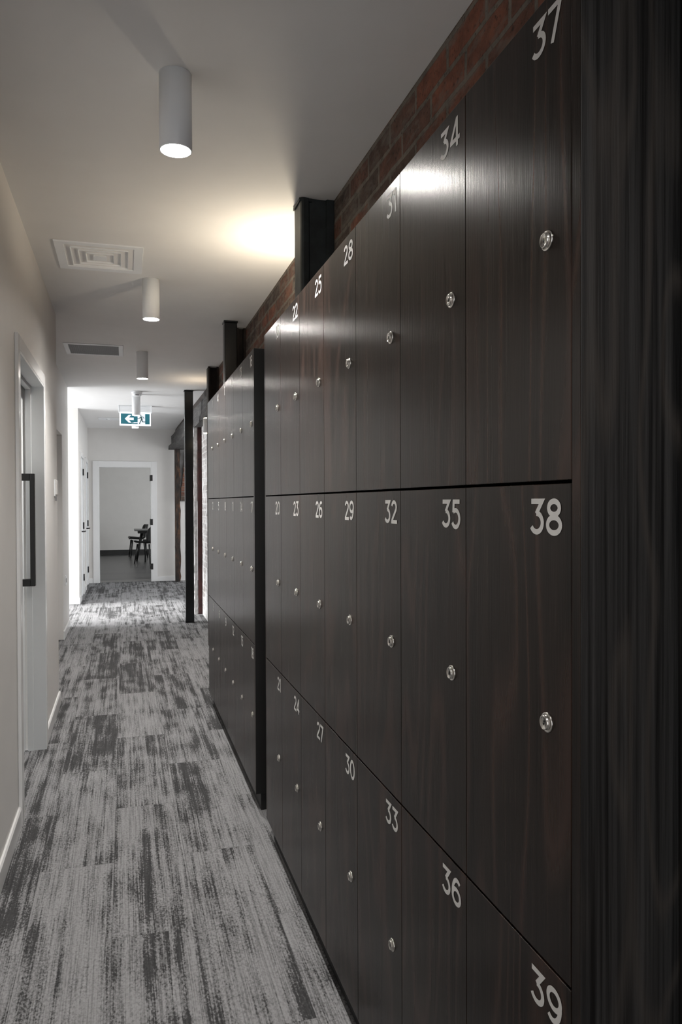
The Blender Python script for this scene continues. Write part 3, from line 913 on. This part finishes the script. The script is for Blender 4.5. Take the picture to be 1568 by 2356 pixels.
# ------------------------------------------------------------------ far room furniture
def make_chair(label, loc, rotz):
    t = thing('dining_chair', label, 'chair', loc, 'black chairs in the far room', rotz)
    # moulded shell: profile runs from the seat front (-x) to the back top (+x)
    prof = [(-0.22, 0.455, 0.40), (-0.20, 0.468, 0.43), (-0.10, 0.458, 0.46), (0.02, 0.448, 0.46), (0.11, 0.452, 0.45), (0.165, 0.485, 0.45), (0.195, 0.55, 0.46), (0.215, 0.64, 0.46), (0.235, 0.73, 0.43), (0.25, 0.80, 0.36), (0.256, 0.83, 0.26)]
    nu = 12
    b = MB()
    rows = []
    for i, (x, z, w) in enumerate(prof):
        row = []
        for k in range(nu + 1):
            u = (k / nu - 0.5) * 2
            back = max(0.0, min(1.0, (i - 4) / 3.0))
            row.append(b.bm.verts.new((x - back * 0.09 * u * u, u * w / 2, z + (1 - back) * 0.035 * u * u)))
        rows.append(row)
    for A, B in zip(rows, rows[1:]):
        for k in range(nu):
            f = b.bm.faces.new([A[k], A[k + 1], B[k + 1], B[k]]); f.smooth = True
    sh = b.build('seat_shell', M['chair'], t)
    md = sh.modifiers.new('Solidify', 'SOLIDIFY'); md.thickness = 0.028; md.offset = -1
    for sx, sy in ((-1, -1), (-1, 1), (1, -1), (1, 1)):
        b = MB(); b.tube([(sx * 0.155, sy * 0.16, 0.442), (sx * 0.205, sy * 0.205, 0.0)], [0.020, 0.013], 10); b.build('leg', M['chair'], t)
make_chair('black moulded chair facing left behind the other, at the table in the far room', (0.33, 19.75, 0), 0.10)
make_chair('black moulded chair nearer the doorway in the far room', (0.50, 17.75, 0), -0.62)
t = thing('dining_table', 'grey topped table behind the chairs in the far room', 'table', (0.80, 18.75, 0))
b = MB(); b.box((-0.58, -0.45, 0.715), (0.58, 0.45, 0.74), 0.004); b.build('table_top', M['table'], t)
b = MB(); b.box((-0.50, -0.38, 0.655), (0.50, 0.38, 0.715)); b.build('apron', M['chair'], t)
for sx, sy in ((-1, -1), (-1, 1), (1, -1), (1, 1)):
    b = MB(); b.tube([(sx * 0.40, sy * 0.30, 0.655), (sx * 0.53, sy * 0.40, 0.0)], [0.026, 0.018], 10); b.build('leg', M['chair'], t)

# ------------------------------------------------------------------ light
def spot(loc, energy, color, size, blend, rad, rot=(0, 0, 0)):
    l = bpy.data.lights.new('spot', 'SPOT'); l.energy = energy; l.color = color; l.spot_size = math.radians(size); l.spot_blend = blend; l.shadow_soft_size = rad
    o = bpy.data.objects.new('spot_light', l); col.objects.link(o); o.location = loc; o.rotation_euler = rot
    return o
def area(loc, rot, sx, sy, energy, color):
    l = bpy.data.lights.new('area', 'AREA'); l.shape = 'RECTANGLE'; l.size = sx; l.size_y = sy; l.energy = energy; l.color = color
    o = bpy.data.objects.new('area_light', l); col.objects.link(o); o.location = loc; o.rotation_euler = rot
    return o
WARM = (1.0, 0.87, 0.67)
NEUT = (1.0, 0.965, 0.925)
for y, e, c in [(-1.9, 60, NEUT), (0.16, 44, NEUT), (2.333, 84, NEUT), (4.504, 112, NEUT), (6.675, 112, NEUT), (9.3, 14, NEUT), (11.06, 10, NEUT)]:
    spot((0.156, y, CZ - 0.235), e, c, 138, 1.0, 0.045)
# wall lights: up and down
spot((0.815, 3.60, 2.226), 22, WARM, 174, 0.3, 0.035, (PI, 0, 0))
spot((0.815, 3.60, 2.046), 9, (1.0, 0.74, 0.45), 140, 0.8, 0.035)
spot((0.842, 8.02, 2.272), 4.5, (1.0, 0.80, 0.58), 150, 0.8, 0.03, (PI, 0, 0))
spot((0.842, 8.02, 2.088), 2.0, WARM, 140, 0.8, 0.03)
# daylight through the hall window and the side-room window
area((-3.28, 9.875, 1.35), (0, -PI / 2, 0), 2.1, 1.65, 105, (0.96, 0.98, 1.0))
area((3.58, 11.5, 1.4), (0, PI / 2, 0), 1.7, 3.2, 50, (0.96, 0.98, 1.0))
# added area lamp, no visible source, to brighten the far room
area((3.5, 17.2, 1.6), (0, PI / 2, 0), 1.8, 3.0, 90, (0.95, 0.98, 1.0))

sl = bpy.data.lights.new('sun', 'SUN'); sl.energy = 11.0; sl.angle = math.radians(14); sl.color = (1.0, 0.985, 0.96)
so = bpy.data.objects.new('sun_light', sl); col.objects.link(so)
so.rotation_euler = Vector((math.cos(math.radians(28)), 0.02, -math.sin(math.radians(28)))).to_track_quat('-Z', 'Y').to_euler()
w = bpy.data.worlds.new('world'); scene.world = w; w.use_nodes = True
bg = w.node_tree.nodes['Background']
bg.inputs[0].default_value = (0.93, 0.96, 1.0, 1); bg.inputs[1].default_value = 1.9

# ------------------------------------------------------------------ camera
f, yaw, pit, rol = 1738.77, 0.278947, -0.0131186, -0.0036094
F = Vector((math.sin(yaw) * math.cos(pit), math.cos(yaw) * math.cos(pit), math.sin(pit)))
R = Vector((math.cos(yaw), -math.sin(yaw), 0)); U = R.cross(F)
R2 = math.cos(rol) * R + math.sin(rol) * U; U2 = -math.sin(rol) * R + math.cos(rol) * U
cd = bpy.data.cameras.new('camera'); cam = bpy.data.objects.new('camera', cd); col.objects.link(cam)
mt = Matrix((R2, U2, -F)).transposed().to_4x4(); mt.translation = Vector((0, 0, 1.375))
cam.matrix_world = mt
cd.sensor_fit = 'AUTO'; cd.sensor_width = 36.0
cd.lens = f / 2356.0 * 36.0
cd.clip_start = 0.02
scene.camera = cam

scene.view_settings.view_transform = 'Standard'
scene.view_settings.look = 'None'
scene.view_settings.exposure = 0.25
scene.cycles.use_denoising = True
scene.cycles.max_bounces = 10
scene.cycles.diffuse_bounces = 6
scene.cycles.sample_clamp_indirect = 8.0
